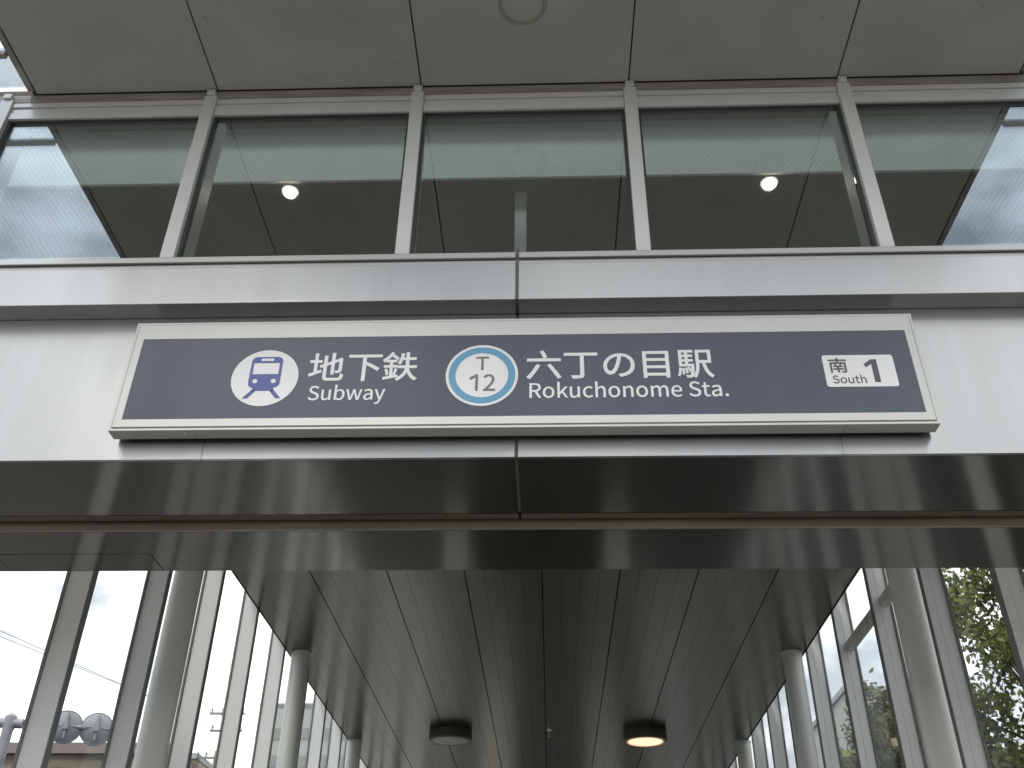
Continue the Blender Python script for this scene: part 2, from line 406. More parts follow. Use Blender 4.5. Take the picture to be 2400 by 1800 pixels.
m = MB(); B(m, -4.2, 4.0, 3.63, 3.642, 1.7305, 1.79); rl = part(m, 'shutter_rail', 'rail', bevel=0.001, blur='yz')
# rear underside with its access panel
PX0, PX1, PY0 = -2.43, -1.735, 3.862
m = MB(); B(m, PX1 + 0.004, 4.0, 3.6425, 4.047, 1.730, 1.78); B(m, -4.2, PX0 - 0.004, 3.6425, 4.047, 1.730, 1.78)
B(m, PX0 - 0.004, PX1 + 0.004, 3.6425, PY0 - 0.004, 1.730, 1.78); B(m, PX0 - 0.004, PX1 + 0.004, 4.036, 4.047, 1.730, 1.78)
ru = part(m, 'rear_underside', 'steel_shaded', blur='yz')
m = MB(); B(m, PX0, PX1, PY0, 4.032, 1.7295, 1.77); part(m, 'access_panel', 'steel_shaded', ru, blur='yz')
m = MB(); B(m, -4.19, 3.99, 3.65, 4.04, 1.785, 2.68); part(m, 'rear_beam_core', 'bulk')
for a, b in ((-4.2, -3.8), (3.6, 4.0)):
    m = MB().box(a, b, 3.15, 3.60, 0.121, 1.728 + Z0); part(m, 'portal_pier', 'steel_trim', bevel=0.004, blur='yz')

# upper room behind the windows
m = MB(); B(m, -4.1, 3.9, 3.55, 3.566, 3.684, 4.10); part(m, 'bulkhead', 'bulk')
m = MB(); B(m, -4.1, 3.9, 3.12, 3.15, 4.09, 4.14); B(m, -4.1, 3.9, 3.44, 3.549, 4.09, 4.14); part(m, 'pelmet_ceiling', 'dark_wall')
m = MB(); B(m, -4.1, 3.9, 3.151, 3.439, 4.12, 4.13); part(m, 'added_light_slot', 'canopy_glass')  # unseen glazed slot, added to let sky light fall on the bulkhead
m = MB()
for k in range(54):
    B(m, -4.1 + k * 0.15, -4.1 + k * 0.15 + (0.1488 if k % 4 else 0.1478), 3.567, 5.2, 3.6852, 3.70)
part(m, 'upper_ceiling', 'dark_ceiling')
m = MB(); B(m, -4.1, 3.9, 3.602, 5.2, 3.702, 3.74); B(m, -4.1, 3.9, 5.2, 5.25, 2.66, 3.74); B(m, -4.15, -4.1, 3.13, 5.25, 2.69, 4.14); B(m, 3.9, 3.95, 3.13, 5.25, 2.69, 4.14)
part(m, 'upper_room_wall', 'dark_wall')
m = MB(); B(m, -4.1, 3.9, 3.115, 5.2, 2.683, 2.70); part(m, 'upper_floor', 'white_panel')
m = MB(); B(m, -0.152, -0.092, 3.655, 3.715, 2.701, 3.6835); part(m, 'support_post', 'bulk', bevel=0.002)

# corridor: planked metal ceiling, columns, finned glass walls, floor
m = MB()
for y0, y1 in ((4.9, 11.80), (11.805, 19.0), (19.005, 26)):
    for k in range(-4, 4):
        xs = -0.045 + k * 0.605
        for j in range(4):
            a = xs + (0.0035 if j == 0 else 0.0009) + j * 0.15; b = xs + (j + 1) * 0.15 - (0.0010 if j < 3 else 0.0005)
            m.box(a, b, y0, y1, 3.0 + Z0, 3.02 + Z0)
part(m, 'corridor_ceiling', 'ceiling', blur='yz')
m = MB(); B(m, -2.474, 2.386, 4.9, 26, 3.021, 3.25); B(m, -2.474, -2.4665, 4.9, 26, 2.995, 3.0208); B(m, 2.377, 2.386, 4.9, 26, 2.995, 3.0208); part(m, 'ceiling_edge', 'joint')
m = MB().lathe(0, 0, [(0.088, 0.0), (0.088, 2.985 + Z0), (0.095, 2.986 + Z0), (0.095, 2.9995 + Z0)], 40)
first = None
for s, xs in ((-1, (-2.27, -2.345, -2.40, -2.40)), (1, (2.175, 2.262, 2.345, 2.345))):
    for i, x in enumerate(xs):
        if first is None:
            c = first = m.build('column', M['column'], ST, None, smooth=True)
        else:
            c = first.copy(); COL.objects.link(c)
        c.location = (x, 5.68 + 3.29 * i - 3.05, 0)
def glass_wall(s, xin, y0):
    xo = xin + s * 0.15
    m = MB().box(xin - s * 0.02, xo, y0 - 0.5, 26, 0.0, 0.12); B(m, xin + s * 0.002, xo, y0 - 0.5, 26, 3.30, 3.42)
    wl = part(m, 'glass_wall', 'fin')
    f0 = None
    for k in range(16):                                     # fins stand inside the panes, a dark seal along each edge
        y = y0 + k * 0.993
        if f0 is None:
            if s > 0: m = MB().box(xin + 0.0105, xin + 0.060, 0, 0.05, 0.121, 3.295 + Z0).box(xin + 0.0635, xin + 0.134, 0.0, 0.05, 0.121, 3.295 + Z0).box(xin + 0.058, xin + 0.066, 0.004, 0.046, 0.121, 3.295 + Z0)
            else: m = MB().box(xin - 0.0105, xin - 0.134, 0, 0.05, 0.121, 3.295 + Z0)
            f0 = f = m.build('fin', M['fin'], wl, None, bevel=0.0015)
            ec0 = ecp = MB().box(xin + s * 0.003, xin + s * 0.010, -0.001, 0.051, 0.121, 3.295 + Z0).build('fin_edge', M['fin_edge'], wl)
            gk0 = gk = MB().box(xin + s * 0.1345, xin + s * 0.150, -0.010, 0.060, 0.121, 3.295 + Z0).build('gasket_strip', M['fin_edge'], wl)
        else:
            f, gk, ecp = f0.copy(), gk0.copy(), ec0.copy()
            for q in (f, gk, ecp): COL.objects.link(q)
        for q in (f, gk, ecp): q.location = (0, y - 3.05, 0)
        m = MB().box(xin + s * 0.139, xin + s * 0.146, y + 0.0605, y + 0.9825, 0.125, 3.29 + Z0)
        part(m, 'pane', 'wall_glass', wl)
    return wl
gl = glass_wall(-1, -2.476, 4.885 - 0.0)
gr = glass_wall(1, 2.388, 4.955)
for k in range(3):
    m = MB(); B(m, 2.452, 2.512, 4.955 + 0.993 * k + 0.0515, 4.955 + 0.993 * (k + 1) - 0.0015, 2.665, 2.735); part(m, 'transom', 'alu', gr)
m = MB().box(-2.6, 2.52, 4.0, 26, 0.001, 0.008); part(m, 'corridor_floor', 'floor')
for x in (-1.05, 0.80):
    m = MB().box(x - 0.13, x + 0.13, 10.2, 12.5, 0.0085, 2.1); part(m, 'streak_reflector', 'white_panel', bevel=0.01)  # made-up pale blocks out of view, mirrored as streaks in the beam underside
m = MB().box(-2.6, 2.52, 26.01, 26.2, 0.01, 3.0 + Z0); part(m, 'end_wall', 'dark_wall')
m = MB()
for x in (-1.35, 1.35): m.box(x - 0.4, x + 0.4, 25.96, 26.005, 0.02, 2.9 + Z0)
part(m, 'end_wall_reflector', 'white_panel')  # invented pale strips, unseen, added for bright reflections in the steel

# ------------------------------------------------------------------ ceiling lamps, downlights, sprinkler
def drum(x, y, z, lens, label):
    t = thing('ceiling_light', (x, y, z), label, 'ceiling light', 'drum lights on the corridor ceiling')
    MB().lathe(0, 0, [(0.250, -0.002), (0.255, -0.02), (0.255, -0.108), (0.246, -0.116), (0.214, -0.116), (0.210, -0.101)], 56).build('housing', M['lamp_body'], t, smooth=True)
    MB().lathe(0, 0, [(0.206, -0.102), (0.200, -0.117), (0.14, -0.122), (0.001, -0.124)], 56).build('lens', M[lens], t, smooth=True)
    MB().lathe(0, 0, [(0.222, -0.1165), (0.222, -0.121), (0.2105, -0.121), (0.2105, -0.1165)], 56).build('rim', M['rim_on' if lens == 'lens_on' else 'lens_off'], t, smooth=True)
    return t
drum(-1.17, 11.80, 3.0 + Z0, 'lens_off', 'dark round drum light on the corridor ceiling with its lens unlit')
drum(1.12, 11.80, 3.0 + Z0, 'lens_on', 'dark round drum light on the corridor ceiling glowing warm orange')
for x, lab in ((-1.335, 'bright white round downlight behind the second window from the left'), (1.165, 'bright white round downlight behind the window right of the middle one')):
    t = thing('downlight', (x, 3.618, 3.684 + Z0), lab, 'downlight', 'white downlights behind the windows')
    MB().lathe(0, 0, [(0.046, 0.0), (0.046, -0.006), (0.036, -0.008)], 32).build('trim_ring', M['white'], t, smooth=True)
    MB().lathe(0, 0, [(0.035, -0.0085), (0.033, -0.022), (0.022, -0.032), (0.002, -0.036)], 32).build('lens', M['downlight'], t, smooth=True)
t = thing('sprinkler', (0.0, 11.74, 3.0 + Z0), 'tiny chrome fire sprinkler on the ceiling between the two drum lights', 'sprinkler')
MB().lathe(0, 0, [(0.035, -0.001), (0.03, -0.012), (0.012, -0.014), (0.012, -0.04)], 20).build('escutcheon', M['chrome'], t, smooth=True)
MB().lathe(0, 0, [(0.004, -0.075), (0.026, -0.076), (0.026, -0.079), (0.004, -0.08)], 16).tube([(-0.011, 0, -0.04), (-0.014, 0, -0.06), (0, 0, -0.076)], 0.003, 6).tube([(0.011, 0, -0.04), (0.014, 0, -0.06), (0, 0, -0.076)], 0.003, 6).build('deflector', M['chrome'], t, smooth=True)

# ------------------------------------------------------------------ the sign
SX0, SX1, SZ0, SZ1 = -1.622, 1.415, 1.841 + Z0, 2.342 + Z0
YF = 3.01
SO = (-0.104, 3.09, SZ0)
SG = thing('station_sign', SO, 'long white framed sign with dark blue face naming a subway station in white letters', 'sign')
def sp(mb, name, m, parent=None, **k): return mb.build(name, M[m], parent or SG, SO, **k)
px0, px1, pz0, pz1 = -1.5785, 1.3725, 1.8875 + Z0, 2.259 + Z0
m = MB(); m.box(SX0, SX1, YF + 0.002, 3.074, SZ0, SZ1); fr = sp(m, 'housing', 'sign_frame', bevel=0.002)
m = MB()                                                    # the bolted face rim with its seam
i = 0.0145
m.box(SX0 + i, SX1 - i, YF - 0.002, YF + 0.0015, SZ0 + i, pz0); m.box(SX0 + i, SX1 - i, YF - 0.002, YF + 0.0015, pz1, SZ1 - i)
m.box(SX0 + i, px0, YF - 0.002, YF + 0.0015, pz0 + 0.0002, pz1 - 0.0002); m.box(px1, SX1 - i, YF - 0.002, YF + 0.0015, pz0 + 0.0002, pz1 - 0.0002)
sp(m, 'face_rim', 'sign_frame')
m = MB()
for a, b, c, d in ((SX0 + 0.011, SX1 - 0.011, SZ0 + 0.011, SZ0 + 0.0143), (SX0 + 0.011, SX1 - 0.011, SZ1 - 0.0143, SZ1 - 0.011),
                   (SX0 + 0.011, SX0 + 0.0143, SZ0 + 0.0145, SZ1 - 0.0145), (SX1 - 0.0143, SX1 - 0.011, SZ0 + 0.0145, SZ1 - 0.0145)):
    m.box(a, b, YF + 0.0002, YF + 0.0016, c, d)
sp(m, 'seam', 'sign_line')
m = MB().box(px0 + 0.0002, px1 - 0.0002, YF - 0.001, YF + 0.0016, pz0 + 0.0002, pz1 - 0.0002); sp(m, 'face_panel', 'sign_face')
m = MB().box(SX0 + 0.04, SX1 - 0.04, 3.0745, 3.0945, SZ0 + 0.03, SZ1 - 0.03); sp(m, 'mounting_frame', 'gasket')
for x in (-1.3345, -0.1106, 1.1159):
    m = MB().lathe(x, 3.030, [(0.0065, SZ0 - 0.0002), (0.0065, SZ0 - 0.003), (0.003, SZ0 - 0.0045)], 16); sp(m, 'screw', 'screw', smooth=True)
for x in (-1.30, 1.08):
    m = MB().box(x - 0.0008, x + 0.0008, YF + 0.006, 3.072, SZ0 - 0.0006, SZ0 + 0.001); sp(m, 'joint_line', 'sign_line')
YT = YF - 0.0012                                            # print sits just proud of the face

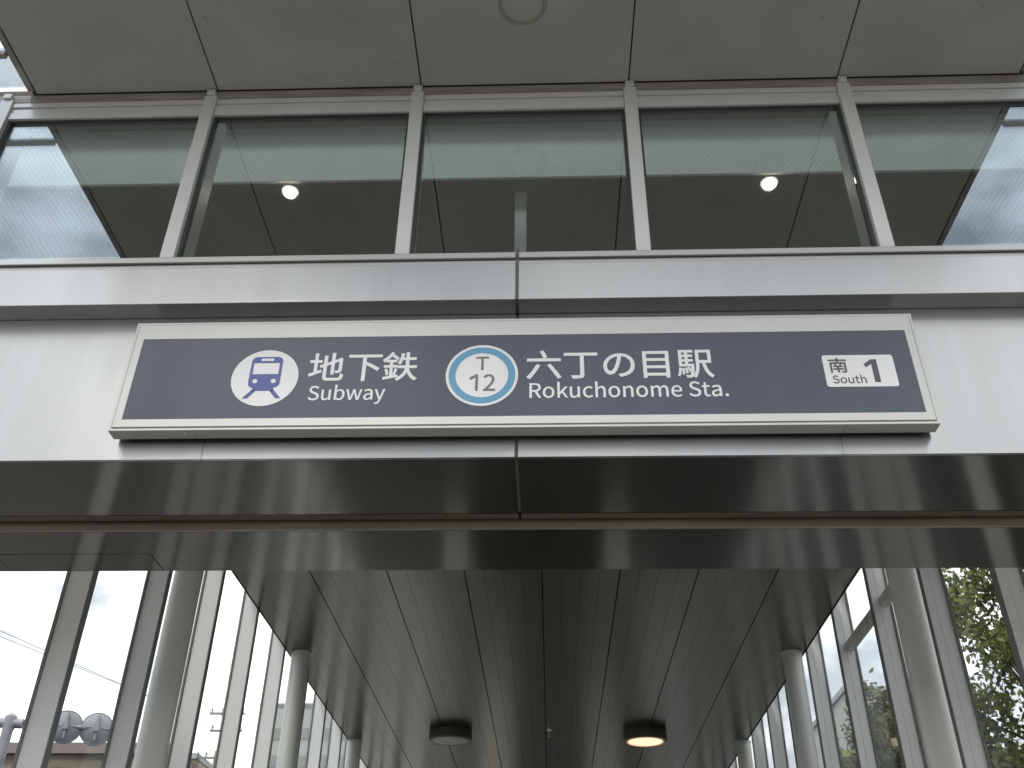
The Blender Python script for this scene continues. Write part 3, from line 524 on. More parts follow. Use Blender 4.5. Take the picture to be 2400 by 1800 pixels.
GLYPHS = {"地":[[150,262,159,262,150,230,150,166,150,198,138,160,112,150,125,155,116,142,122,126,119,134,132,130,150,138,141,134,150,101,150,28,150,65,150,-11,202,-20,162,-20,211,-20,289,-20,279,-20,325,-20,338,44,334,-5,331,45,314,54,320,49,312,13,287,4,308,4,273,4,203,4,215,4,180,4,175,27,175,8,175,68,175,149,175,108,191,156,222,169,207,162,222,129,222,50,222,90,231,50,247,50,239,50,247,93,247,180,247,136,264,187,296,201,280,194,296,144,294,97,296,105,292,89,283,88,289,88,280,88,260,88,268,88,263,82,266,65,265,72,276,65,299,68,290,66,310,70,318,91,316,77,321,105,321,223,321,157,322,225,323,228,322,226,317,230,304,235,310,233,303,234,299,231,301,232,298,229,294,226,296,228,278,220,247,207,263,213,247,236,247,294,247,265,239,294,222,294,231,294,222,261,222,196,222,229,207,190,175,176,191,183,175,205,175,262,175,233,167,262],[12,54,25,59,15,45,22,28,19,36,53,41,130,77,93,59,128,85,124,100,126,92,111,95,84,83,98,89,84,117,84,185,84,151,98,185,126,185,112,185,126,193,126,210,126,201,112,210,84,210,98,210,84,236,84,290,84,263,76,290,60,290,68,290,60,263,60,210,60,236,45,210,15,210,30,210,15,201,15,185,15,193,30,185,60,185,45,185,60,148,60,73,60,110,41,65]],"下":[[19,268,123,268,19,259,19,242,19,251,64,242,154,242,109,242,154,152,154,-28,154,62,164,-28,182,-28,173,-28,182,34,182,158,182,96,222,136,294,88,269,107,300,95,312,111,306,103,284,133,187,185,229,164,185,183,182,179,184,181,182,200,182,242,182,221,232,242,331,242,282,242,331,251,331,268,331,259,227,268]],"鉄":[[37,98,43,100,43,77,50,33,49,50,56,34,68,38,62,36,67,55,54,103,61,82,49,101],[130,107,136,105,127,88,114,42,120,60,119,40,130,37,125,39,136,53,150,100,143,79,143,103],[93,296,99,293,75,262,14,209,44,229,18,203,26,182,23,188,33,188,49,203,41,195,49,196,49,182,49,189,60,182,83,182,72,182,83,170,83,144,83,157,64,144,26,144,45,144,26,136,26,121,26,129,45,121,83,121,64,121,83,88,83,21,83,54,62,16,20,8,41,12,22,0,26,-16,24,-8,61,-8,157,15,111,4,156,22,155,36,156,29,139,32,105,25,122,28,105,57,105,121,105,89,121,121,153,121,137,121,153,129,153,144,153,136,137,144,105,144,121,144,105,157,105,182,105,170,117,182,141,182,129,182,141,190,141,205,141,198,111,205,51,205,81,205,66,220,93,254,80,236,114,239,150,205,137,220,154,212,162,227,158,220,148,240,105,273,126,258,107,278,112,287,110,282,106,290],[232,292,241,292,232,272,232,231,232,252,222,231,203,231,213,231,206,245,211,276,209,261,203,277,186,280,195,278,181,238,155,170,172,197,161,167,177,157,172,160,185,171,197,207,192,188,209,207,232,207,220,207,232,195,232,172,232,183,232,161,231,139,232,150,209,139,163,139,186,139,163,130,163,113,163,122,185,113,229,113,207,113,222,69,139,-8,201,23,145,-13,157,-28,153,-22,207,0,245,74,232,36,260,28,320,-27,283,-7,324,-20,338,-5,332,-10,296,15,258,113,270,58,283,113,332,113,307,113,332,122,332,139,332,130,307,139,257,139,282,139,258,150,258,171,258,161,258,183,258,207,258,195,280,207,324,207,302,207,324,215,324,231,324,223,302,231,258,231,280,231,258,252,258,292,258,272,249,292]],"六":[[20,201,124,201,20,192,20,174,20,183,124,174,331,174,227,174,331,183,331,201,331,192,227,201],[108,134,118,131,85,83,15,-8,49,28,23,-12,42,-26,36,-21,74,12,137,125,111,70,127,128],[211,125,220,129,244,77,306,-24,287,13,315,-19,333,-9,324,-14,312,28,236,137,269,91,228,133],[143,284,151,287,154,260,175,209,168,228,185,213,203,220,194,217,196,238,169,292,181,270,160,289]],"丁":[[21,262,124,262,21,253,21,235,21,244,71,235,171,235,121,235,171,162,171,15,171,88,171,7,159,5,167,5,149,4,85,5,118,4,90,-3,98,-25,96,-16,138,-25,180,-20,164,-24,195,-15,201,15,201,-6,201,88,201,235,201,162,243,235,329,235,286,235,329,244,329,262,329,253,226,262]],"の":[[167,225,99,216,163,193,147,130,156,159,129,71,94,48,111,48,78,48,58,111,58,67,58,159],[196,225,191,193,255,220,289,124,289,176,289,63,200,20,245,29,192,18,170,15,181,16,176,6,187,-11,181,-2,270,0,318,123,318,49,318,194,184,251,266,251,98,251,31,109,31,185,31,51,93,15,62,15,126,15,175,124,153,52,185,157]],"目":[[82,165,82,145,143,165,266,165,204,165,266,145,266,107,266,126,204,107,82,107,143,107,82,126],[82,190,143,190,82,209,82,246,82,228,143,246,266,246,204,246,266,228,266,190,266,209,204,190],[82,82,82,62,143,82,266,82,204,82,266,62,266,23,266,43,204,23,82,23,143,23,82,43],[55,272,135,272,55,173,55,-26,55,74,64,-26,82,-26,73,-26,82,-18,82,-2,82,-10,143,-2,266,-2,204,-2,266,-10,266,-26,266,-18,275,-26,293,-26,284,-26,293,74,293,272,293,173,214,272]],"駅":[[79,76,84,77,86,58,93,19,92,34,98,20,107,22,102,21,105,37,92,78,99,61,88,77],[53,72,58,73,57,51,58,7,59,25,63,8,72,10,68,9,73,27,67,74,71,53,62,73],[28,79,34,78,27,48,10,-1,23,17,15,-4,25,-10,20,-7,39,10,44,76,43,44,39,77],[188,280,233,280,188,235,188,147,188,191,188,96,152,-15,185,30,158,-18,173,-29,168,-24,205,16,212,136,211,84,223,136,244,136,233,136,256,61,322,-29,277,2,326,-22,340,-8,334,-13,299,18,268,136,278,71,287,136,324,136,305,136,324,184,324,280,324,232,279,280],[212,256,212,224,241,256,300,256,271,256,300,224,300,161,300,192,271,161,212,161,241,161,212,192],[87,206,76,206,87,195,87,174,87,184,76,174,53,174,65,174,53,184,53,206,53,195,65,206],[30,280,74,280,30,220,30,99,30,159,67,99,140,99,104,99,139,77,137,45,138,59,132,57,117,86,125,74,113,85,104,82,108,83,112,67,124,36,121,48,128,37,136,41,132,39,133,13,126,-4,130,1,124,-7,116,-8,121,-8,112,-8,88,-6,100,-7,91,-12,94,-28,93,-21,107,-28,126,-28,119,-28,135,-27,146,-18,140,-25,154,-8,163,110,159,23,163,113,164,120,164,120,145,120,109,120,127,120,109,131,109,153,109,142,124,153,153,153,139,153,153,160,153,174,153,167,139,174,109,174,124,174,109,184,109,206,109,195,124,206,153,206,139,206,153,213,153,227,153,220,139,227,109,227,124,227,109,237,109,258,109,247,126,258,160,258,143,258,160,265,160,280,160,272,117,280],[87,227,87,237,76,227,53,227,65,227,53,237,53,258,53,247,65,258,87,258,76,258,87,247],[87,153,76,153,87,142,87,120,87,131,76,120,53,120,65,120,53,131,53,153,53,142,65,153]],"南":[[111,161,118,163,120,148,132,119,129,131,139,121,154,126,147,124,150,138,132,168,141,155,125,165],[160,294,170,294,160,282,160,259,160,271,114,259,21,259,67,259,21,251,21,234,21,243,67,234,160,234,114,234,160,222,160,197,160,210,120,197,40,197,80,197,40,122,40,-28,40,47,49,-28,67,-28,58,-28,67,39,67,173,67,106,139,173,284,173,212,173,284,116,284,3,284,60,284,-3,276,-5,283,-5,270,-5,227,-5,249,-6,230,-11,236,-28,234,-21,264,-28,296,-24,284,-28,307,-20,311,3,311,-13,311,68,311,197,311,132,270,197,189,197,230,197,189,210,189,234,189,222,236,234,329,234,283,234,329,243,329,259,329,251,283,259,189,259,236,259,189,271,189,294,189,282,180,294],[218,168,225,166,213,154,194,118,202,133,160,118,93,118,127,118,93,111,93,97,93,104,116,97,161,97,139,97,161,85,161,62,161,73,136,62,86,62,111,62,86,54,86,40,86,47,111,40,161,40,136,40,161,19,161,-21,161,-1,170,-21,187,-21,178,-21,187,-1,187,40,187,19,213,40,265,40,239,40,265,47,265,62,265,54,239,62,187,62,213,62,187,73,187,97,187,85,211,97,259,97,235,97,259,104,259,118,259,111,245,118,216,118,231,118,224,131,241,161,233,146,233,164]],"Subway":[[106,-5,70,-5,160,-5,194,68,194,28,194,106,141,137,171,124,129,142,104,153,116,147,84,161,62,196,62,171,62,218,110,233,81,233,133,233,168,209,152,224,174,216,185,230,179,223,167,248,110,261,140,261,63,261,29,193,29,233,29,156,81,127,57,138,93,122,118,111,105,117,142,100,161,65,161,92,161,41,107,24,141,24,80,24,36,56,54,36,30,48,17,33,23,41,39,10],[297,-5,256,-5,322,-5,359,30,341,9,360,30,360,30,360,30,361,20,363,0,362,10,372,0,389,0,380,0,389,63,389,190,389,127,379,190,357,190,368,190,357,145,357,55,357,100,339,33,306,23,326,23,281,23,270,74,270,38,270,112,270,190,270,151,260,190,238,190,249,190,238,150,238,70,238,110,238,21],[537,-5,520,-5,581,-5,620,98,620,33,620,157,544,195,593,195,523,195,484,168,502,183,485,180,486,202,485,191,486,228,486,279,486,253,475,279,453,279,464,279,453,186,453,0,453,93,462,0,479,0,470,0,480,7,482,20,481,13,482,20,483,20,483,20,500,5],[532,22,563,22,519,22,486,42,502,27,486,75,486,142,486,109,504,159,536,168,520,168,572,168,586,98,586,140,586,51],[700,0,682,63,712,0,737,0,725,0,746,34,764,102,755,68,769,120,777,157,773,138,778,157,779,157,778,157,783,138,792,103,787,120,801,68,819,0,810,34,832,0,858,0,845,0,875,63,909,190,892,127,899,190,879,190,889,190,869,153,851,80,860,117,847,62,839,27,843,45,839,27,838,27,838,27,833,45,824,80,829,62,814,117,794,190,804,153,784,190,763,190,774,190,753,153,734,80,743,117,729,62,721,27,725,45,720,27,719,27,720,27,715,45,708,80,712,62,699,117,680,190,689,153,669,190,647,190,658,190,665,127],[994,-5,963,-5,1018,-5,1057,23,1039,8,1058,23,1058,23,1058,23,1059,15,1061,0,1060,8,1070,0,1088,0,1079,0,1088,39,1088,117,1088,78,1088,164,1022,195,1068,195,991,195,947,170,964,181,951,163,959,148,955,155,974,158,1016,168,994,168,1048,168,1056,120,1056,145,975,111,939,49,939,91,939,15],[1004,21,1022,21,985,21,970,51,970,30,970,76,1056,99,992,92,1056,81,1056,46,1056,64,1037,30],[1151,-82,1142,-82,1189,-82,1222,-16,1209,-53,1246,53,1293,190,1270,121,1283,190,1262,190,1273,190,1251,155,1228,85,1239,120,1223,68,1213,31,1217,48,1212,31,1211,31,1211,31,1204,49,1192,85,1198,68,1179,120,1153,190,1166,155,1142,190,1120,190,1131,190,1146,127,1196,0,1171,63,1195,-5,1192,-15,1194,-10,1184,-38,1150,-56,1171,-56,1144,-56,1135,-53,1139,-54,1133,-61,1129,-78,1131,-70,1134,-81]],"Rokuchonome Sta.":[[68,135,82,135,68,167,68,230,68,199,82,230,111,230,96,230,151,230,173,185,173,218,173,151,111,135,151,135,96,135],[176,0,155,36,188,0,213,0,200,0,191,37,147,112,169,75,182,121,205,185,205,145,205,238,116,257,168,257,89,257,35,257,62,257,35,171,35,0,35,86,46,0,68,0,57,0,68,36,68,109,68,73,83,109,114,109,98,109,135,73],[328,-5,282,-5,375,-5,416,95,416,32,416,158,328,195,375,195,282,195,241,95,241,158,241,32],[328,22,361,22,296,22,273,95,273,51,273,139,328,168,296,168,361,168,384,95,384,139,384,51],[467,0,467,93,477,0,498,0,488,0,498,17,498,50,498,33,510,64,534,92,522,78,553,61,590,0,571,31,601,0,624,0,613,0,600,38,553,113,576,76,574,139,616,190,595,165,604,190,580,190,592,190,553,157,500,90,526,123,499,90,498,90,499,90,498,153,498,279,498,216,488,279,467,279,477,279,467,186],[716,-5,675,-5,742,-5,778,30,761,9,779,30,779,30,779,30,780,20,782,0,781,10,791,0,808,0,800,0,808,63,808,190,808,127,798,190,777,190,787,190,777,145,777,55,777,100,758,33,725,23,745,23,700,23,689,74,689,38,689,112,689,190,689,151,679,190,657,190,668,190,657,150,657,70,657,110,657,21],[947,-5,897,-5,970,-5,1009,19,992,5,1004,26,995,41,1000,34,983,30,950,22,968,22,915,22,891,95,891,51,891,139,951,168,917,168,966,168,989,152,978,161,995,159,1005,173,1000,166,992,185,950,195,975,195,901,195,859,95,859,158,859,32],[1051,0,1051,93,1062,0,1083,0,1073,0,1083,46,1083,138,1083,92,1102,157,1135,167,1116,167,1160,167,1171,116,1171,152,1171,77,1171,0,1171,39,1182,0,1203,0,1192,0,1203,40,1203,120,1203,80,1203,169,1145,195,1185,195,1119,195,1082,163,1099,181,1082,176,1083,202,1083,189,1083,228,1083,279,1083,253,1073,279,1051,279,1062,279,1051,186],[1338,-5,1291,-5,1384,-5,1425,95,1425,32,1425,158,1338,195,1384,195,1291,195,1250,95,1250,158,1250,32],[1338,22,1370,22,1305,22,1283,95,1283,51,1283,139,1338,168,1305,168,1370,168,1393,95,1393,139,1393,51],[1476,0,1476,63,1487,0,1508,0,1497,0,1508,46,1508,138,1508,92,1527,157,1560,167,1540,167,1585,167,1596,116,1596,152,1596,77,1596,0,1596,39,1607,0,1628,0,1617,0,1628,40,1628,120,1628,80,1628,169,1570,195,1610,195,1544,195,1506,162,1524,181,1506,162,1505,162,1505,162,1504,172,1502,190,1503,181,1493,190,1476,190,1485,190,1476,127],[1763,-5,1717,-5,1810,-5,1851,95,1851,32,1851,158,1763,195,1810,195,1717,195,1675,95,1675,158,1675,32],[1763,22,1796,22,1730,22,1708,95,1708,51,1708,139,1763,168,1730,168,1796,168,1819,95,1819,139,1819,51],[1902,0,1902,63,1912,0,1934,0,1923,0,1934,46,1934,138,1934,92,1951,158,1981,167,1967,167,2006,167,2017,116,2017,152,2017,77,2017,0,2017,39,2027,0,2049,0,2038,0,2049,46,2049,138,2049,92,2067,158,2097,167,2082,167,2121,167,2132,116,2132,152,2132,77,2132,0,2132,39,2143,0,2164,0,2153,0,2164,40,2164,120,2164,80,2164,169,2106,195,2145,195,2083,195,2043,159,2063,180,2036,181,1991,195,2020,195,1968,195,1932,162,1949,181,1931,162,1931,162,1931,162,1930,172,1928,190,1929,181,1919,190,1902,190,1910,190,1902,127],[2303,-5,2252,-5,2328,-5,2365,15,2349,4,2361,22,2354,36,2358,29,2340,27,2306,21,2325,21,2270,21,2243,88,2245,47,2286,88,2371,88,2329,88,2372,92,2373,106,2373,99,2373,160,2297,195,2346,195,2254,195,2212,95,2212,157,2212,32],[2243,110,2277,110,2247,148,2298,169,2271,169,2327,169,2345,110,2345,149,2311,110],[2572,-5,2536,-5,2626,-5,2660,68,2660,28,2660,106,2607,137,2637,124,2595,142,2570,153,2583,147,2550,161,2528,196,2528,171,2528,218,2576,233,2547,233,2599,233,2634,209,2618,224,2640,216,2651,230,2645,223,2633,248,2576,261,2606,261,2529,261,2495,193,2495,233,2495,156,2547,127,2523,138,2559,122,2584,111,2571,117,2608,100,2627,65,2627,92,2627,41,2573,24,2607,24,2546,24,2502,56,2520,36,2496,48,2483,33,2489,41,2505,10],[2766,-5,2726,-5,2778,-5,2802,2,2791,-1,2800,11,2796,27,2798,19,2789,24,2774,21,2781,21,2752,21,2744,58,2744,35,2744,93,2744,164,2744,129,2762,164,2796,164,2779,164,2796,173,2796,190,2796,181,2779,190,2744,190,2762,190,2744,208,2744,244,2744,226,2736,244,2718,244,2727,244,2717,226,2714,190,2715,208,2704,190,2684,188,2694,189,2684,180,2684,164,2684,172,2694,164,2713,164,2703,164,2713,129,2713,59,2713,94,2713,21],[2883,-5,2851,-5,2906,-5,2946,23,2928,8,2946,23,2947,23,2946,23,2948,15,2950,0,2949,8,2958,0,2976,0,2967,0,2976,39,2976,117,2976,78,2976,164,2910,195,2957,195,2879,195,2835,170,2853,181,2840,163,2848,148,2844,155,2863,158,2905,168,2883,168,2936,168,2944,120,2944,145,2863,111,2827,49,2827,91,2827,15],[2892,21,2910,21,2873,21,2858,51,2858,30,2858,76,2944,99,2880,92,2944,81,2944,46,2944,64,2925,30],[3053,-5,3040,-5,3065,-5,3076,20,3076,5,3076,34,3053,44,3065,44,3040,44,3029,20,3029,34,3029,5]],"T":[[89,0,89,76,99,0,121,0,110,0,121,76,121,229,121,153,147,229,199,229,173,229,199,238,199,257,199,248,136,257,11,257,74,257,11,248,11,229,11,238,37,229,89,229,63,229,89,153]],"South":[[106,-5,70,-5,160,-5,194,68,194,28,194,106,141,137,171,124,129,142,104,153,116,147,84,161,62,196,62,171,62,218,110,233,81,233,133,233,168,209,152,224,174,216,185,230,179,223,167,248,110,261,140,261,63,261,29,193,29,233,29,156,81,127,57,138,93,122,118,111,105,117,142,100,161,65,161,92,161,41,107,24,141,24,80,24,36,56,54,36,30,48,17,33,23,41,39,10],[315,-5,268,-5,361,-5,403,95,403,32,403,158,315,195,361,195,268,195,227,95,227,158,227,32],[315,22,348,22,282,22,260,95,260,51,260,139,315,168,282,168,348,168,370,95,370,139,370,51],[509,-5,468,-5,535,-5,571,30,554,9,572,30,572,30,572,30,573,20,575,0,574,10,584,0,602,0,593,0,602,63,602,190,602,127,591,190,570,190,580,190,570,145,570,55,570,100,551,33,518,23,538,23,493,23,482,74,482,38,482,112,482,190,482,151,472,190,450,190,461,190,450,150,450,70,450,110,450,21],[725,-5,685,-5,737,-5,761,2,750,-1,758,11,754,27,756,19,748,24,732,21,739,21,710,21,703,58,703,35,703,93,703,164,703,129,720,164,755,164,738,164,755,173,755,190,755,181,738,190,703,190,720,190,703,208,703,244,703,226,694,244,676,244,685,244,675,226,673,190,674,208,663,190,643,188,653,189,643,180,643,164,643,172,652,164,671,164,662,164,671,129,671,59,671,94,671,21],[798,0,798,93,808,0,830,0,819,0,830,46,830,138,830,92,849,157,882,167,862,167,907,167,918,116,918,152,918,77,918,0,918,39,928,0,950,0,939,0,950,40,950,120,950,80,950,169,891,195,931,195,866,195,828,163,846,181,829,176,830,202,829,189,830,228,830,279,830,253,819,279,798,279,808,279,798,186]],"2":[[210,0,210,6,264,0,371,0,317,0,371,9,371,28,371,18,347,28,300,28,324,28,287,28,258,25,271,26,318,82,359,186,359,134,359,231,284,261,330,261,251,261,208,224,229,246,215,218,227,206,221,212,241,223,280,235,259,235,312,235,327,185,327,214,327,140,210,19,290,89,210,13]]}

def glyphs(key, weight):
    cu = bpy.data.curves.new('lettering', 'CURVE'); cu.dimensions = '2D'; cu.fill_mode = 'BOTH'; cu.resolution_u = 5
    for spl in GLYPHS[key]:
        s = cu.splines.new('BEZIER'); k = len(spl) // 6; s.bezier_points.add(k - 1); s.use_cyclic_u = True
        for q in range(k):
            v = [c / 1000 for c in spl[6 * q:6 * q + 6]]; p = s.bezier_points[q]
            p.handle_left_type = p.handle_right_type = 'FREE'
            p.co = (v[0], v[1], 0); p.handle_left = (v[2], v[3], 0); p.handle_right = (v[4], v[5], 0)
    cu.extrude = 0.0015; cu.bevel_depth = max(weight, 1e-4); cu.bevel_resolution = 1
    o = bpy.data.objects.new('lettering', cu); COL.objects.link(o)
    dg = bpy.context.evaluated_depsgraph_get()
    me = bpy.data.meshes.new_from_object(o.evaluated_get(dg))
    zm = 0.0015 + max(weight, 1e-4); vs = [(v.co.x, v.co.y, v.co.z / zm * 0.0015) for v in me.vertices]; fs = [tuple(p.vertices) for p in me.polygons]
    bpy.data.objects.remove(o); bpy.data.curves.remove(cu); bpy.data.meshes.remove(me)
    return vs, fs
def put(mb, key, weight, x0=None, x1=None, z0=None, z1=None, em=None, cx=None, cz=None, y=YT, th=0.0012):
    vs, fs = glyphs(key, weight)
    if em:
        f = lambda v: (cx + (v[0] - 0.1755) * em / 0.351, y - (v[2] + 0.0015) / 0.003 * th, cz + (v[1] - 0.1335) * em / 0.351)
    else:
        ax, bx = min(v[0] for v in vs), max(v[0] for v in vs); az, bz = min(v[1] for v in vs), max(v[1] for v in vs)
        f = lambda v: (x0 + (v[0] - ax) / (bx - ax) * (x1 - x0), y - (v[2] + 0.0015) / 0.003 * th, z0 + Z0 + (v[1] - az) / (bz - az) * (z1 - z0))
    mb.add([f(v) for v in vs], fs)
def one(mb, x0, x1, z0, z1, stem):
    w, h = x1 - x0, z1 - z0
    P = [(1 - stem, 0), (1, 0), (1, 1), (1 - stem * 0.95, 1), (0, 0.80), (0.08, 0.80 - 0.075 - stem * 0.18), (1 - stem, 0.86 - stem * 0.12)]
    mb.plate_y([(x0 + u * w, z0 + v * h + Z0) for u, v in P], YT - 0.0025, YT - 0.0013)
WK = 0.0042
m = MB()
for ch, x in (('地', -0.8375), ('下', -0.690), ('鉄', -0.5555)): put(m, ch, WK, em=0.142, cx=x, cz=2.116 + Z0)
sp(m, 'japanese_lettering', 'white')
m = MB()
for ch, x in (('六', -0.007), ('丁', 0.133), ('の', 0.277), ('目', 0.417), ('駅', 0.5625)): put(m, ch, WK, em=0.142, cx=x, cz=2.116 + Z0)
sp(m, 'japanese_lettering', 'white')
m = MB(); put(m, 'Subway', 0.003, -0.893, -0.602, 1.945, 2.034); sp(m, 'english_lettering', 'white')
m = MB(); put(m, 'Rokuchonome Sta.', 0.003, -0.062, 0.674, 1.964, 2.037); sp(m, 'english_lettering', 'white')
# subway emblem: white disc, blue train front on rails
ec, ez, er = -1.069, 2.0695 + Z0, 0.1285
m = MB().disc_y(ec, ez, YT - 0.0012, YT, er, er, 64); em_ = sp(m, 'subway_emblem', 'white')
def rr(u0, u1, v0, v1, r, n=6, taper=0.0):
    pts = []
    for cx, cy, a0 in ((u1 - r, v0 + r, -90), (u1 - r, v1 - r, 0), (u0 + r, v1 - r, 90), (u0 + r, v0 + r, 180)):
        for i in range(n + 1):
            a = math.radians(a0 + 90 * i / n); pts.append((cx + r * math.cos(a), cy + r * math.sin(a)))
    return pts
E_ = lambda pts: [(ec + u * er, ez + v * er) for u, v in pts]
m = MB(); y0, y1 = YT - 0.0020, YT - 0.0013
m.plate_y(E_(rr(-0.47, 0.47, -0.36, 0.75, 0.17)), y0, y1)
m.plate_y(E_([(-0.31, -0.47), (0.31, -0.47), (0.31, -0.3605), (-0.31, -0.3605)]), y0, y1)
m.plate_y(E_([(-0.57, -0.73), (-0.41, -0.73), (-0.21, -0.4705), (-0.31, -0.42)]), y0, y1)
m.plate_y(E_([(0.41, -0.73), (0.57, -0.73), (0.31, -0.42), (0.21, -0.4705)]), y0, y1)
sp(m, 'train_symbol', 'blue', em_)
m = MB(); y0, y1 = YT - 0.0026, YT - 0.0021
m.plate_y(E_(rr(-0.385, 0.385, 0.12, 0.515, 0.03)), y0, y1); m.plate_y(E_(rr(-0.19, 0.19, 0.60, 0.685, 0.02)), y0, y1)
for u in (-0.275, 0.275): m.disc_y(ec + u * er, ez - 0.13 * er, y0, y1, 0.075 * er, 0.075 * er, 24)
sp(m, 'train_window_mark', 'white', em_)
# line badge: white disc, light blue ring, T 12
bc, bz = -0.2415, 2.0715 + Z0
m = MB().disc_y(bc, bz, YT - 0.0012, YT, 0.137, 0.139, 64); bd = sp(m, 'line_badge', 'white')
m = MB(); n = 64
for y in (YT - 0.0022, YT - 0.0013):
    for r in (0.100, 0.126):
        for i in range(n):
            a = 2 * math.pi * i / n; m.v.append((bc + r * math.cos(a), y, bz + r * 1.012 * math.sin(a)))
for i in range(n):
    k = (i + 1) % n
    m.f += [(i, k, n + k, n + i), (2 * n + i, 3 * n + i, 3 * n + k, 2 * n + k), (n + i, n + k, 3 * n + k, 3 * n + i), (i, 2 * n + i, 2 * n + k, k)]
sp(m, 'badge_ring', 'cyan', bd)
m = MB(); put(m, 'T', 0.002, -0.265, -0.2165, 2.094, 2.155, y=YT - 0.0013); one(m, -0.2885, -0.2555, 2.0, 2.0735, 0.30); put(m, '2', 0.003, -0.236, -0.190, 1.999, 2.074, y=YT - 0.0013)
sp(m, 'badge_lettering', 'grey_print', bd)
# exit badge: white plate, 南 South 1
m = MB(); k = 0.012
pts = [(1.0385 + u, 2.001 + v + Z0) for u, v in rr(0, 0.2625, 0, 0.143, 0.010)]
m.plate_y(pts, YT - 0.0012, YT); xb = sp(m, 'exit_badge', 'white')
m = MB(); put(m, '南', 0.004, 1.058, 1.126, 2.064, 2.131, y=YT - 0.0013); put(m, 'South', 0.002, 1.063, 1.186, 2.016, 2.054, y=YT - 0.0013)
one(m, 1.189, 1.2375, 2.021, 2.123, 0.44)
sp(m, 'badge_lettering', 'dark_print', xb)

# ------------------------------------------------------------------ outside, seen through the glass walls
# traffic signal from behind
o0 = (-6.75, 12.25, 0)
t = thing('traffic_signal', o0, 'grey traffic signal seen from behind, two round backs on one bar, beyond the left glass', 'traffic signal')
m = MB().lathe(-6.78, 12.25, [(0.085, 0.0), (0.065, 4.66), (0.075, 4.70), (0.075, 4.83), (0.03, 4.87)], 20); m.build('pole', M['signal'], t, o0, smooth=True)
m = MB().tube([(-7.6, 12.1, 4.74), (-6.62, 12.28, 4.75)], 0.06, 10); m.build('clamp', M['signal'], t, o0, smooth=True)
m = MB().tube([(-6.62, 12.28, 4.76), (-5.78, 12.74, 4.80)], 0.028, 10); m.build('bar', M['signal'], t, o0, smooth=True)
def backdisc(cx, cy, cz, r):
    m = MB(); d = Vector((0.46, -0.84, -0.1)).normalized(); d = Vector((cx, cy, 0)).normalized()
    u = d.cross(Vector((0, 0, 1))).normalized(); w = Vector((0, 0, 1)); n = 32
    for k, (rad, off) in enumerate(((0.02, -0.07), (r * 0.75, -0.045), (r, 0.0), (r, 0.06))):
        for i in range(n):
            a = 2 * math.pi * i / n; p = Vector((cx, cy, cz)) + u * rad * math.cos(a) + w * rad * math.sin(a) + d * off; m.v.append(tuple(p))
    for k in range(3):
        for i in range(n):
            j = (i + 1) % n; m.f.append((k * n + i, k * n + j, (k + 1) * n + j, (k + 1) * n + i))
    m.f.append(tuple(range(n))); m.f.append(tuple(range(3 * n, 4 * n)))
    c = Vector((cx, cy, cz)) - d * 0.08
    m.tube([tuple(c - w * r * 0.8), tuple(c + w * r * 0.8)], 0.014, 6)
    c2 = Vector((cx, cy, cz)) - d * 0.055
    m.tube([tuple(c2 - u * r * 0.92), tuple(c2 + u * r * 0.92)], 0.012, 6)
    e = Vector((cx, cy, cz))
    m.tube([tuple(e + u * r * math.cos(k * 2 * math.pi / 32) + w * r * math.sin(k * 2 * math.pi / 32)) for k in range(33)], 0.010, 6)
    m.tube([tuple(c + w * 0.05), tuple(c - w * 0.05)], 0.035, 8)
    return m
backdisc(-6.20, 12.55, 4.785, 0.20).build('lamp_back', M['signal'], t, o0, smooth=True)
backdisc(-5.87, 12.72, 4.80, 0.20).build('lamp_back', M['signal'], t, o0, smooth=True)

# brown building with flat roof
o0 = (-13.0, 26.0, 0)
t = thing('brown_building', o0, 'low brown flat roofed building with pinkish parapet beyond the left glass', 'building')
MB().box(-17.2, -8.9, 23.0, 31.0, 0.0, 6.86).build('wall', M['brown_wall'], t, o0)
MB().box(-17.3, -8.8, 22.9, 31.1, 6.861, 7.1).build('parapet', M['parapet'], t, o0)
m = MB(); m.box(-15.6, -14.4, 22.93, 22.998, 3.6, 5.2); m.build('window', M['office_window'], t, o0)
m = MB(); m.box(-11.9, -10.7, 22.93, 22.998, 3.6, 5.2); m.build('window', M['office_window'], t, o0)

# orange house far away
o0 = (-17.5, 48.0, 0)
t = thing('orange_house', o0, 'small orange walled house far off, just its top beside a utility pole', 'house')
MB().box(-18.4, -16.6, 47.0, 52.0, 0, 12.2).build('wall', M['orange'], t, o0)
MB().box(-18.5, -16.5, 46.9, 52.1, 12.201, 12.45).build('roof', M['pale_bldg'], t, o0)

# office tower with window bands
o0 = (-14.0, 62.0, 0)
t = thing('office_building', o0, 'tall grey office block with dark window bands far beyond the left glass', 'building')
MB().box(-17.2, -9.0, 58.3, 70.0, 0, 17.78).build('wall', M['office'], t, o0)
MB().box(-17.3, -8.9, 58.2, 70.1, 17.781, 17.95).build('roof', M['office_window'], t, o0)
for k in range(5):
    z = 15.9 - k * 1.55
    m = MB().box(-17.0, -9.2, 58.22, 58.298, z, z + 0.62); m.build('window_band', M['office_window'], t, o0)

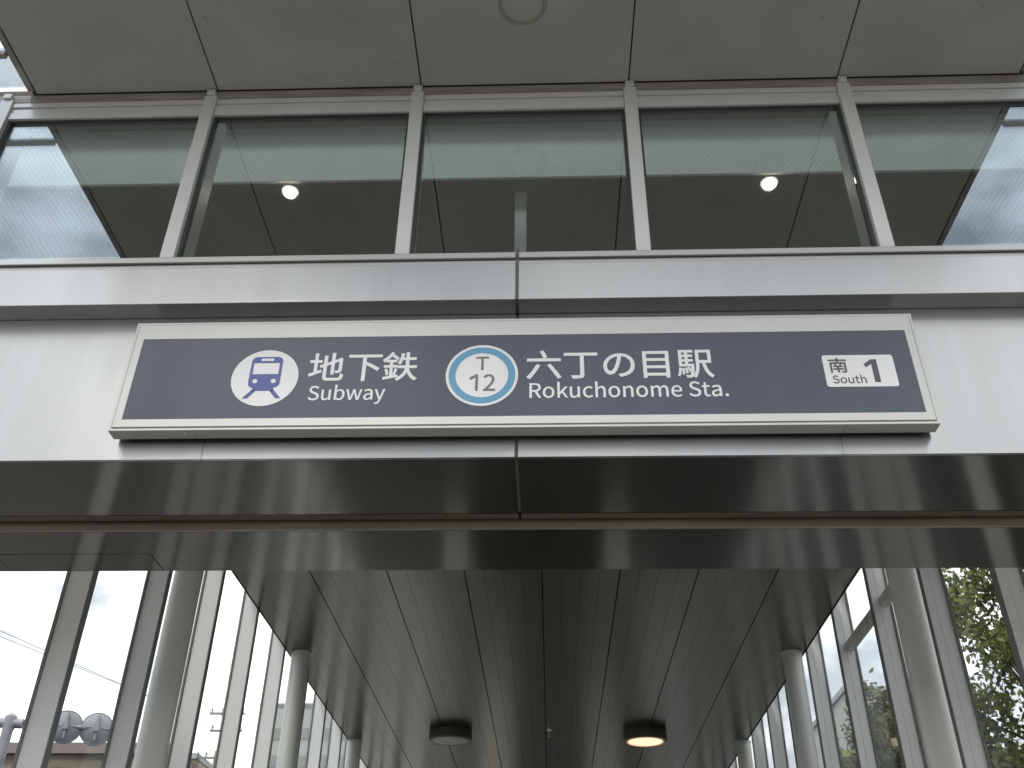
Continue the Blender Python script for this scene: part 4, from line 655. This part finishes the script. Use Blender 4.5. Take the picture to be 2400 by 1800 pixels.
# utility poles
def upole(x, y, h, arms, label):
    t = thing('utility_pole', (x, y, 0), label, 'utility pole', 'utility poles beyond the left glass')
    MB().lathe(0, 0, [(0.19, 0), (0.12, h)], 16).build('pole', M['pole'], t, smooth=True)
    for z, wd, wr in arms:
        m = MB().box(-wd, wr, -0.17, -0.09, z - 0.045, z + 0.045); c = m.build('crossarm', M['dark_steel'], t)
        m = MB()
        for xx in (-0.92 * wd, -0.5 * wd, 0.75 * wr):
            m.lathe(xx, -0.13, [(0.05, z + 0.046), (0.03, z + 0.10), (0.06, z + 0.14), (0.03, z + 0.24)], 10)
        m.build('insulator', M['pole'], c)
        m = MB().tube([(-wd * 0.55, -0.13, z - 0.05), (-0.03, -0.13, z - 0.55)], 0.022, 6)
        m.build('brace', M['dark_steel'], c)
    return t
upole(-13.72, 42.9, 13.9, ((13.15, 1.15, 0.4), (12.42, 1.0, 0.4)), 'utility pole with two crossarms of insulators, mostly behind a fin of the left wall')
upole(-14.2, 42.7, 11.55, ((11.25, 0.85, 0.4),), 'lower utility pole with one crossarm near the bottom of the picture')

# overhead wires
def wire(a, b, sag, label):
    P = []
    for i in range(17):
        s = i / 16; P.append((a[0] + (b[0] - a[0]) * s, a[1] + (b[1] - a[1]) * s, a[2] + (b[2] - a[2]) * s - sag * 4 * s * (1 - s)))
    tag(MB().tube(P, 0.010, 6).build('overhead_wire', M['cable']), label, 'wire', 'overhead wires beyond the left glass')
def back(p, q, s): return tuple(q[k] + (p[k] - q[k]) * s for k in range(3))
E1, E2 = (-14.64, 42.77, 12.66), (-14.22, 42.77, 12.66)
wire(back((-15.32, 25.79, 10.81), E1, 1.3), E1, 0.0, 'upper of two thin overhead wires crossing the sky at left')
wire(back((-15.32, 25.79, 10.66), E2, 1.3), E2, 0.0, 'lower of two thin overhead wires crossing the sky at left')

# pale building behind the trees
o0 = (13.0, 40.0, 0)
t = thing('pale_building', o0, 'pale grey building half hidden behind the trees at right', 'building')
MB().box(11.4, 14.6, 38.0, 46.0, 0, 12.7).build('wall', M['pale_bldg'], t, o0)
MB().box(11.3, 14.7, 37.9, 46.1, 12.701, 12.9).build('roof', M['office'], t, o0)
m = MB().box(12.0, 12.9, 37.95, 37.998, 9.6, 10.9); m.build('window', M['office_window'], t, o0)

# ------------------------------------------------------------------ trees
def leaf_mat(name, dark, light):
    m, t, b, n, l = mat(name)
    at = n('ShaderNodeAttribute'); at.attribute_name = 'tone'; at.attribute_type = 'GEOMETRY'
    r = n('ShaderNodeValToRGB'); r.color_ramp.elements[0].color = rgb(dark); r.color_ramp.elements[1].color = rgb(light)
    l(at.outputs['Fac'], r.inputs['Fac']); l(r.outputs['Color'], b.inputs['Base Color'])
    b.inputs['Roughness'].default_value = 0.45
    tl = n('ShaderNodeBsdfTranslucent'); l(r.outputs['Color'], tl.inputs['Color'])
    mxs = n('ShaderNodeMixShader'); mxs.inputs[0].default_value = 0.55
    out = t.nodes['Material Output']; l(b.outputs[0], mxs.inputs[1]); l(tl.outputs[0], mxs.inputs[2]); l(mxs.outputs[0], out.inputs['Surface'])
    return m
M['leaf_a'] = leaf_mat('leaves_mid_green', (0.065, 0.078, 0.036), (0.46, 0.50, 0.14))
M['leaf_b'] = leaf_mat('leaves_olive', (0.06, 0.068, 0.036), (0.25, 0.27, 0.11))

def tree(loc, label, h, clumps, leaves, size, leafm, seed, trunk_r=0.08, lean=(0, 0)):
    rng = np.random.default_rng(seed); rnd = random.Random(seed)
    t = thing('tree', loc, label, 'tree', 'trees beyond the right glass')
    m = MB(); top = (lean[0], lean[1], h * 0.9)
    m.tube([(0, 0, 0), (0.04, 0.02, h * 0.3), (lean[0] * 0.6, lean[1] * 0.6, h * 0.6), top], trunk_r, 10, r2=0.015)
    for (cx, cy, cz, r) in clumps:
        z = max(0.5, min(cz - r * 0.6, h * 0.62)); f = z / (h * 0.9)
        m.tube([(lean[0] * f, lean[1] * f, z), ((cx + lean[0] * f) / 2, (cy + lean[1] * f) / 2, (z + cz) / 2 - 0.05), (cx, cy, cz)], trunk_r * 0.35, 6, r2=0.006)
        for q in range(4):
            d = Vector((rnd.uniform(-1, 1), rnd.uniform(-1, 1), rnd.uniform(-0.3, 1))).normalized() * r * 0.9
            m.tube([(cx, cy, cz), (cx + d.x * .5, cy + d.y * .5, cz + d.z * .55), (cx + d.x, cy + d.y, cz + d.z)], 0.010, 5, r2=0.003)
    m.build('trunk', M['bark'], t, smooth=True)
    tot = sum(c[3] ** 2 for c in clumps); V = []; F = []; T = []
    for (cx, cy, cz, r) in clumps:
        k = int(leaves * r * r / tot); tone0 = rng.uniform(0.15, 0.6)
        tw = max(6, k // 26)                                # leaves hang in sprays along twigs
        D = rng.normal(size=(tw, 3)); D /= np.linalg.norm(D, axis=1)[:, None]; D[:, 2] = D[:, 2] * 0.85
        R = r * rng.uniform(0.25, 1.05, tw) ** 0.7
        base = np.array((cx, cy, cz)) + D * R[:, None]
        for q in range(k):
            w = rng.integers(tw); p = base[w] + rng.normal(size=3) * 0.075
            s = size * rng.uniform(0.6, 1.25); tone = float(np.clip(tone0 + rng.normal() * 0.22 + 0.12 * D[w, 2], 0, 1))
            a = rng.normal(size=3); a[2] -= 0.5; a /= np.linalg.norm(a); b = np.cross(a, rng.normal(size=3)); b /= np.linalg.norm(b) + 1e-9; c = np.cross(a, b)
            i = len(V)
            V += [p - a * s * .5, p - a * s * .1 + b * s * .27 + c * s * .06, p + a * s * .3 + b * s * .2 + c * s * .05, p + a * s * .55, p + a * s * .3 - b * s * .2 + c * s * .05, p - a * s * .1 - b * s * .27 + c * s * .06]
            F += [(i, i + 1, i + 2, i + 3), (i, i + 3, i + 4, i + 5)]; T += [tone, tone]
    me = bpy.data.meshes.new('crown'); me.from_pydata([tuple(v) for v in V], [], F); me.materials.append(M[leafm])
    at = me.attributes.new('tone', 'FLOAT', 'FACE'); at.data.foreach_set('value', T)
    o = bpy.data.objects.new('crown', me); COL.objects.link(o); o.parent = t
    return t
rt = random.Random(5)
cl = []
for i in range(46):                                         # near tree: broad below, thinning to the top
    z = 2.3 + 3.2 * (i / 45) ** 0.9; w = 1.45 * (1 - 0.62 * max(0, (z - 3.8)) / 1.7)
    a = rt.uniform(0, 6.28); q = w * math.sqrt(rt.random()); cl.append((q * math.cos(a), q * math.sin(a), z, rt.uniform(0.32, 0.50) * (1.0 if z < 4.5 else 0.75)))
tree((4.75, 9.1, 0), 'leafy tree filling the glass at the right edge of the picture', 5.8, cl, 42000, 0.072, 'leaf_a', 3, lean=(0.1, 0.0))
cl = []
for i in range(26):
    z = 2.6 + 2.7 * (i / 25); w = 0.95 * (1 - 0.7 * max(0, (z - 4.0)) / 1.6)
    a = rt.uniform(0, 6.28); q = w * math.sqrt(rt.random()); cl.append((q * math.cos(a), q * math.sin(a), z, rt.uniform(0.28, 0.44)))
tree((4.66, 13.2, 0), 'olive green tree between the transom bar and the nearest right column', 5.5, cl, 14000, 0.085, 'leaf_b', 8)
cl2 = []
for i in range(22):
    z = 2.2 + 2.6 * (i / 21); w = 1.2 * (1 - 0.6 * max(0, (z - 3.8)) / 1.2)
    a = rt.uniform(0, 6.28); q = w * math.sqrt(rt.random()); cl2.append((q * math.cos(a), q * math.sin(a), z, rt.uniform(0.34, 0.5)))
tree((6.6, 12.6, 0), 'darker tree standing behind the leafy tree at the right edge', 5.2, cl2, 12000, 0.11, 'leaf_b', 21)
cl = [(rt.uniform(-0.4, 0.4), rt.uniform(-0.4, 0.4), 3.4 + 0.35 * i, 0.36) for i in range(4)]
tree((3.98, 13.6, 0), 'small tree whose top tuft of leaves just rises into the picture at right', 4.6, cl, 900, 0.17, 'leaf_a', 12, trunk_r=0.05)
